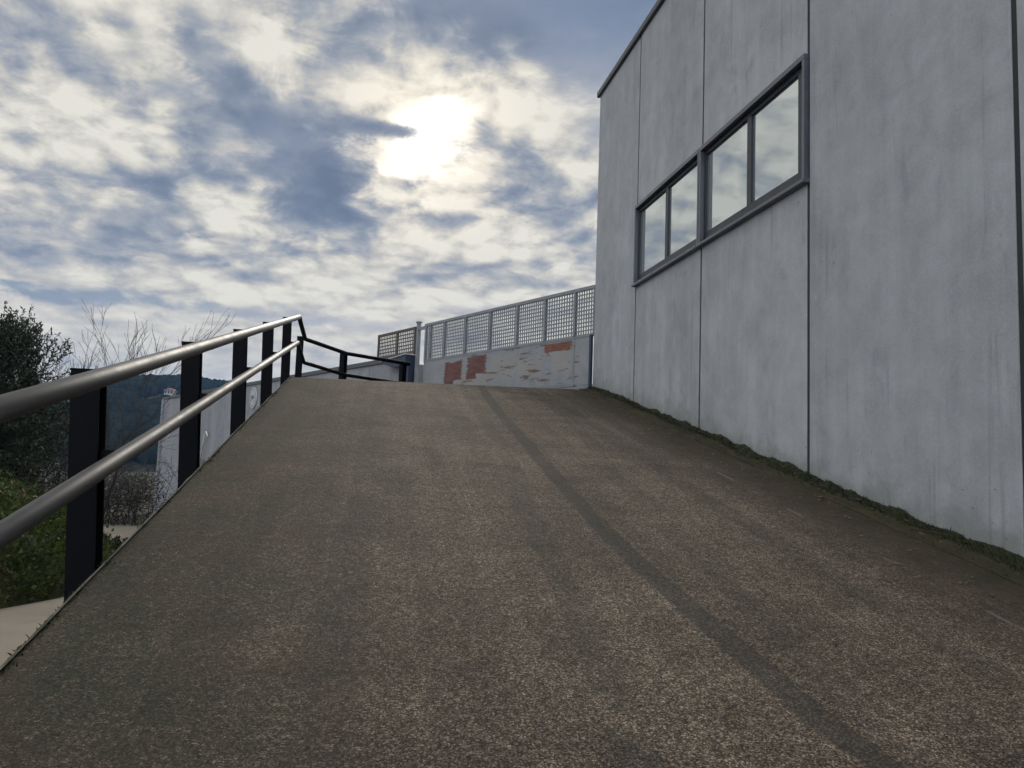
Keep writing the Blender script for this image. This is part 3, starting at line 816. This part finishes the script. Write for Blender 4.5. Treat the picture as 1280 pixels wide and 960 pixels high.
def house(x, y, w, d, h, rz, lab):
    o = tag(empty('house', (x,y,hill_z(x,y)), rz), lab, 'house', 'pale houses on the far hill')
    MB().box(-w/2,w/2,-d/2,d/2,-2,h).build('wall', M['hwall'], o)
    MB().prism([(-w/2-.5,h+.01),(w/2+.5,h+.01),(0,h+w*.28)], 'y', -d/2-.4, d/2+.4).build('roof', M['roof'], o)
    for k in range(3):
        a = -w/2+w*(k+.5)/3; MB().box(a-.5,a+.5,-d/2-.06,-d/2+.1,h*.45,h*.45+1.4).build('window', M['hwin'], o)
house(-126.5,566,9,8,7.5,.2,'small pale house high on the wooded hill, the upper one')
house(-99.5,430,4.6,5,3.0,-.15,'pale gabled house just above the warehouse roof, the lower one')

# ------------------------------------------------------------------ air
hz = MB().box(-1300, 1300, -200, 1500, -60, 130); hz = hz.build('haze', bpy.data.materials.new('haze_air'))
hm = hz.data.materials[0]; hm.use_nodes = True
for n_ in list(hm.node_tree.nodes):
    if n_.type == 'BSDF_PRINCIPLED': hm.node_tree.nodes.remove(n_)
pv = hm.node_tree.nodes.new('ShaderNodeVolumePrincipled'); pv.inputs['Color'].default_value = (.26,.50,1,1)
pv.inputs['Density'].default_value = .00022; pv.inputs['Anisotropy'].default_value = .0
hm.node_tree.links.new(pv.outputs[0], hm.node_tree.nodes['Material Output'].inputs['Volume'])
tag(hz, kind='stuff')

# ------------------------------------------------------------------ sky and sun
SUN_AZ, SUN_EL = 3.7, 22.4
W_ = bpy.data.worlds.new('World'); SC.world = W_; W_.use_nodes = True
t = NT(W_.node_tree); bg = W_.node_tree.nodes['Background']
sky = t.new('ShaderNodeTexSky', sky_type='NISHITA'); sky.sun_disc = False
sky.sun_elevation = radians(SUN_EL); sky.sun_rotation = radians(SUN_AZ)
d = t.v('NORMALIZE', t.new('ShaderNodeTexCoord').outputs['Generated'])
x, y, z = t.sep(d)
az = t.m('DEGREES', t.m('ARCTAN2', x, y)); el = t.m('DEGREES', t.m('ARCSINE', z))
zz = t.m('ADD', t.m('MAXIMUM', z, 0.), .26)
Pp = t.comb(t.m('DIVIDE', x, zz), t.m('DIVIDE', y, zz), 0.)        # cloud deck seen in perspective
ang = t.comb(az, el, 0.)
wob_l = t.v('SUBTRACT', t.noise2(Pp, 4.2, 2, .5, out=1), (.5,.5,.5))
wob = t.v('SUBTRACT', t.noise2(Pp, 6.5, 6, .64, .3, out=1), (.5,.5,.5))
Pw = t.v('ADD', Pp, t.v('SCALE', wob_l, scale=.10))
Pv = t.v('ADD', Pp, t.v('SCALE', wob, scale=.13))
n_mid = t.noise2(Pw, 4.2, 6, .58, .0)
n_sml = t.noise2(t.v('ADD', Pw, (3.1,1.7,0)), 11., 5, .60, .0)
_k = 1/(sin(radians(SUN_EL))+.26)
to_sun = t.v('NORMALIZE', t.v('SUBTRACT', (sin(radians(SUN_AZ))*cos(radians(SUN_EL))*_k, cos(radians(SUN_AZ))*cos(radians(SUN_EL))*_k, 0), Pp))
relief = t.m('SUBTRACT', t.noise2(t.v('ADD', Pw, t.v('SCALE', to_sun, scale=.034)), 6.0, 6, .56, .05), t.noise2(Pw, 6.0, 6, .56, .05))
def sv(scale, off):
    n = t.new('ShaderNodeTexVoronoi', feature='SMOOTH_F1', voronoi_dimensions='2D'); t._in(n.inputs['Vector'], t.v('ADD', Pv, off)); n.inputs['Scale'].default_value = scale
    n.inputs['Smoothness'].default_value = .35; return n.outputs['Distance']
puff = t.m('SUBTRACT', .42, t.m('ADD', t.m('MULTIPLY', sv(6.2, (0,0,0)), .6), t.m('MULTIPLY', sv(14., (2,5,0)), .4)))
def blob(u, e, a, b, rot=0., inner=.12, rag=1.6):
    q = t.mapping(ang, loc=(u, e, 0), rot=(0,0,radians(rot)), sc=(a, b, 1), typ='TEXTURE')
    rg = rag*min(1.15, 3.4/min(a, b)**.5/1.6)
    q = t.v('ADD', q, t.v('SCALE', t.v('ADD', wob, t.v('SCALE', wob_l, scale=.8)), scale=rg))
    return t.ss(t.v('LENGTH', t.v('MULTIPLY', q, (1,1,0))), inner, 1.38, 1, 0)
def acc(l):
    r = None
    for (wt, *a) in l:
        b = t.m('MULTIPLY', blob(*a), wt); r = b if r is None else t.m('ADD', r, b)
    return r
dark = acc([(.88,-7.4,20.8,7.6,5.0,-24),(.35,-4.5,18.6,3.6,3.2,0),(.50,-20.,23.8,7.5,2.2,-16),(.5,-15.6,15.6,3.8,3.6,0),(.52,-20.,12.4,14,1.6,3),
            (.42,10.,21.2,2.8,1.3,-14),(.92,10.5,31.4,17,4.8,4),(1.0,.7,22.7,3.6,.7,-6),(.45,-2.,19.2,2.4,2.6,0),(.34,8.,13.3,9,1.2,3),(.3,-12,27,5,2,0),(.22,1.,15.8,6,1.6,0),(.3,13,16.5,4,1.4,-10),(.3,-10.5,24.6,3,1.6,-30),(.3,5.5,17.3,3,1.,0)])
lit = acc([(.22,-13.5,20.5,3,2.2,0),(.24,-22,18,5,2.6,0),(.28,-10.6,26.5,5,1.4,-20),(.2,2,11.,14,1.0,4),(.22,-9.5,15.,3.5,2.4,20),(.2,6,15.5,6,1.2,0),(.25,-12.,29.,6,1.2,-15)])
blue = acc([(.95,19.5,28.5,9,6.5,0),(.62,12.,33.,14,4.5,0),(.85,-18.4,9.3,12,.85,2),(.75,-3.,9.0,9,.8,3),(.5,9,10.6,6,.8,0),(.3,-22,28,3,2,0),(.45,-7.,21,4,3,0)])
dt_sun = t.v('DOT_PRODUCT', d, (sin(radians(SUN_AZ))*cos(radians(SUN_EL)), cos(radians(SUN_AZ))*cos(radians(SUN_EL)), sin(radians(SUN_EL))))
sa = t.m('DEGREES', t.m('ARCCOSINE', t.m('MINIMUM', dt_sun, .999999)))
tex = t.m('ADD', t.m('MULTIPLY', t.m('SUBTRACT', n_mid, .5), 1.5), t.m('MULTIPLY', t.m('SUBTRACT', n_sml, .5), .95))
tex = t.m('ADD', tex, t.m('MULTIPLY', puff, 2.2))
tex = t.m('SUBTRACT', tex, t.m('MULTIPLY', relief, 2.6))
calm = t.m('MULTIPLY', t.m('SUBTRACT', 1., t.m('MULTIPLY', t.m('MINIMUM', t.m('MAXIMUM', t.m('MULTIPLY', dark, .6), blue), 1.), .82)), t.ss(el, 4., 18., .32, 1.))
val = t.m('ADD', t.m('SUBTRACT', t.m('ADD', .75, t.m('MULTIPLY', t.m('MULTIPLY', tex, calm), .62)), t.m('MULTIPLY', dark, .78)), lit)
val4 = t.m('ADD', t.m('MULTIPLY', val, .75), .25)
ccol = t.ramp(val4, [(0., (.150,.192,.275)), (.2, (.190,.234,.318)), (.40, (.272,.312,.380)), (.57, (.395,.418,.452)), (.71, (.550,.540,.512)), (.87, (.715,.690,.615)), (1., (.83,.80,.71))])
# blue openings between the clouds come from the clear sky itself
skyc = t.mix(1, sky.outputs[0], (.060,.060,.060), 'MULTIPLY')
skyc = t.mix(.75, skyc, (.080,.165,.32))
gapm = t.m('ADD', blue, t.m('MULTIPLY', tex, -.14), clamp=True)
gapm = t.ss(gapm, .15, .85)
thin = t.mix(.20, skyc, ccol)
col = t.mix(gapm, ccol, thin)
# hazier, paler band low down
col = t.mix(t.ss(el, 1., 9., .4, 0), col, (.62,.63,.62))
# sun behind the thin cloud: bright core and warm aureole, dimmed by the thick wisps
open_ = t.ss(val, .15, .72, .05, 1)
sar = t.m('ADD', sa, t.m('MULTIPLY', t.m('SUBTRACT', n_mid, .5), -7.))
sar = t.m('ADD', sar, t.m('MULTIPLY', t.m('SUBTRACT', n_sml, .5), -5.))
core = t.m('MULTIPLY', t.m('POWER', t.ss(sar, -1.0, 4.4, 1, 0), 1.5), open_)
aur = t.m('MULTIPLY', t.m('POWER', t.ss(sa, 0., 13., 1, 0), 1.8), t.ss(val, .15, .8, .10, 1))
col = t.mix(1, col, t.mix(1, (1.0,.94,.82), t.comb(*[t.m('MULTIPLY', core, 1.0)]*3), 'MULTIPLY'), 'ADD')
col = t.mix(1, col, t.mix(1, (1.0,.78,.50), t.comb(*[t.m('MULTIPLY', aur, .30)]*3), 'MULTIPLY'), 'ADD')
# added fill: unseen sky away from the sun brightened and cooled to lift the wall
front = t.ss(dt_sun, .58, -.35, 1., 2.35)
fill_tint = t.mix(t.ss(dt_sun, .75, .0), (1,1,1), (.95,1.0,1.10))
col = t.mix(1, t.mix(1, col, t.comb(front, front, front), 'MULTIPLY'), fill_tint, 'MULTIPLY')
n_ = W_.node_tree.nodes['Background']
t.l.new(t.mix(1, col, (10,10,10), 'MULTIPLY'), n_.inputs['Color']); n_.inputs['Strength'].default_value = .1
W_.cycles.sampling_method = 'MANUAL'; W_.cycles.sample_map_resolution = 512

sl = bpy.data.lights.new('sun', 'SUN'); sl.energy = 1.3; sl.angle = radians(12); sl.color = (1,.93,.82)
so = bpy.data.objects.new('sun', sl); C.objects.link(so)
sd_ = Vector((sin(radians(SUN_AZ))*cos(radians(SUN_EL)), cos(radians(SUN_AZ))*cos(radians(SUN_EL)), sin(radians(SUN_EL))))
so.rotation_euler = sd_.to_track_quat('Z', 'Y').to_euler(); so.location = (0,0,30)

# ------------------------------------------------------------------ camera
cam = bpy.data.cameras.new('camera'); co = bpy.data.objects.new('camera', cam); C.objects.link(co)
R_ = Vector((.981671,-.187062,.03648)); U_ = Vector((-.053339,-.085897,.994875)); F_ = Vector((.182969,.978586,.0943))
co.matrix_world = Matrix(((R_.x,U_.x,-F_.x,0),(R_.y,U_.y,-F_.y,0),(R_.z,U_.z,-F_.z,1.5),(0,0,0,1)))
cam.sensor_width = 36; cam.lens = 976.3786/1280*36; cam.clip_start = .05; cam.clip_end = 6000
SC.camera = co
SC.view_settings.view_transform = 'Standard'; SC.view_settings.look = 'None'; SC.view_settings.exposure = 0; SC.view_settings.gamma = 1
SC.view_settings.use_curve_mapping = False
cy = SC.cycles
cy.max_bounces = 4; cy.diffuse_bounces = 2; cy.glossy_bounces = 2; cy.volume_bounces = 1; cy.transparent_max_bounces = 6
cy.use_denoising = True; cy.use_adaptive_sampling = True; cy.adaptive_threshold = .02
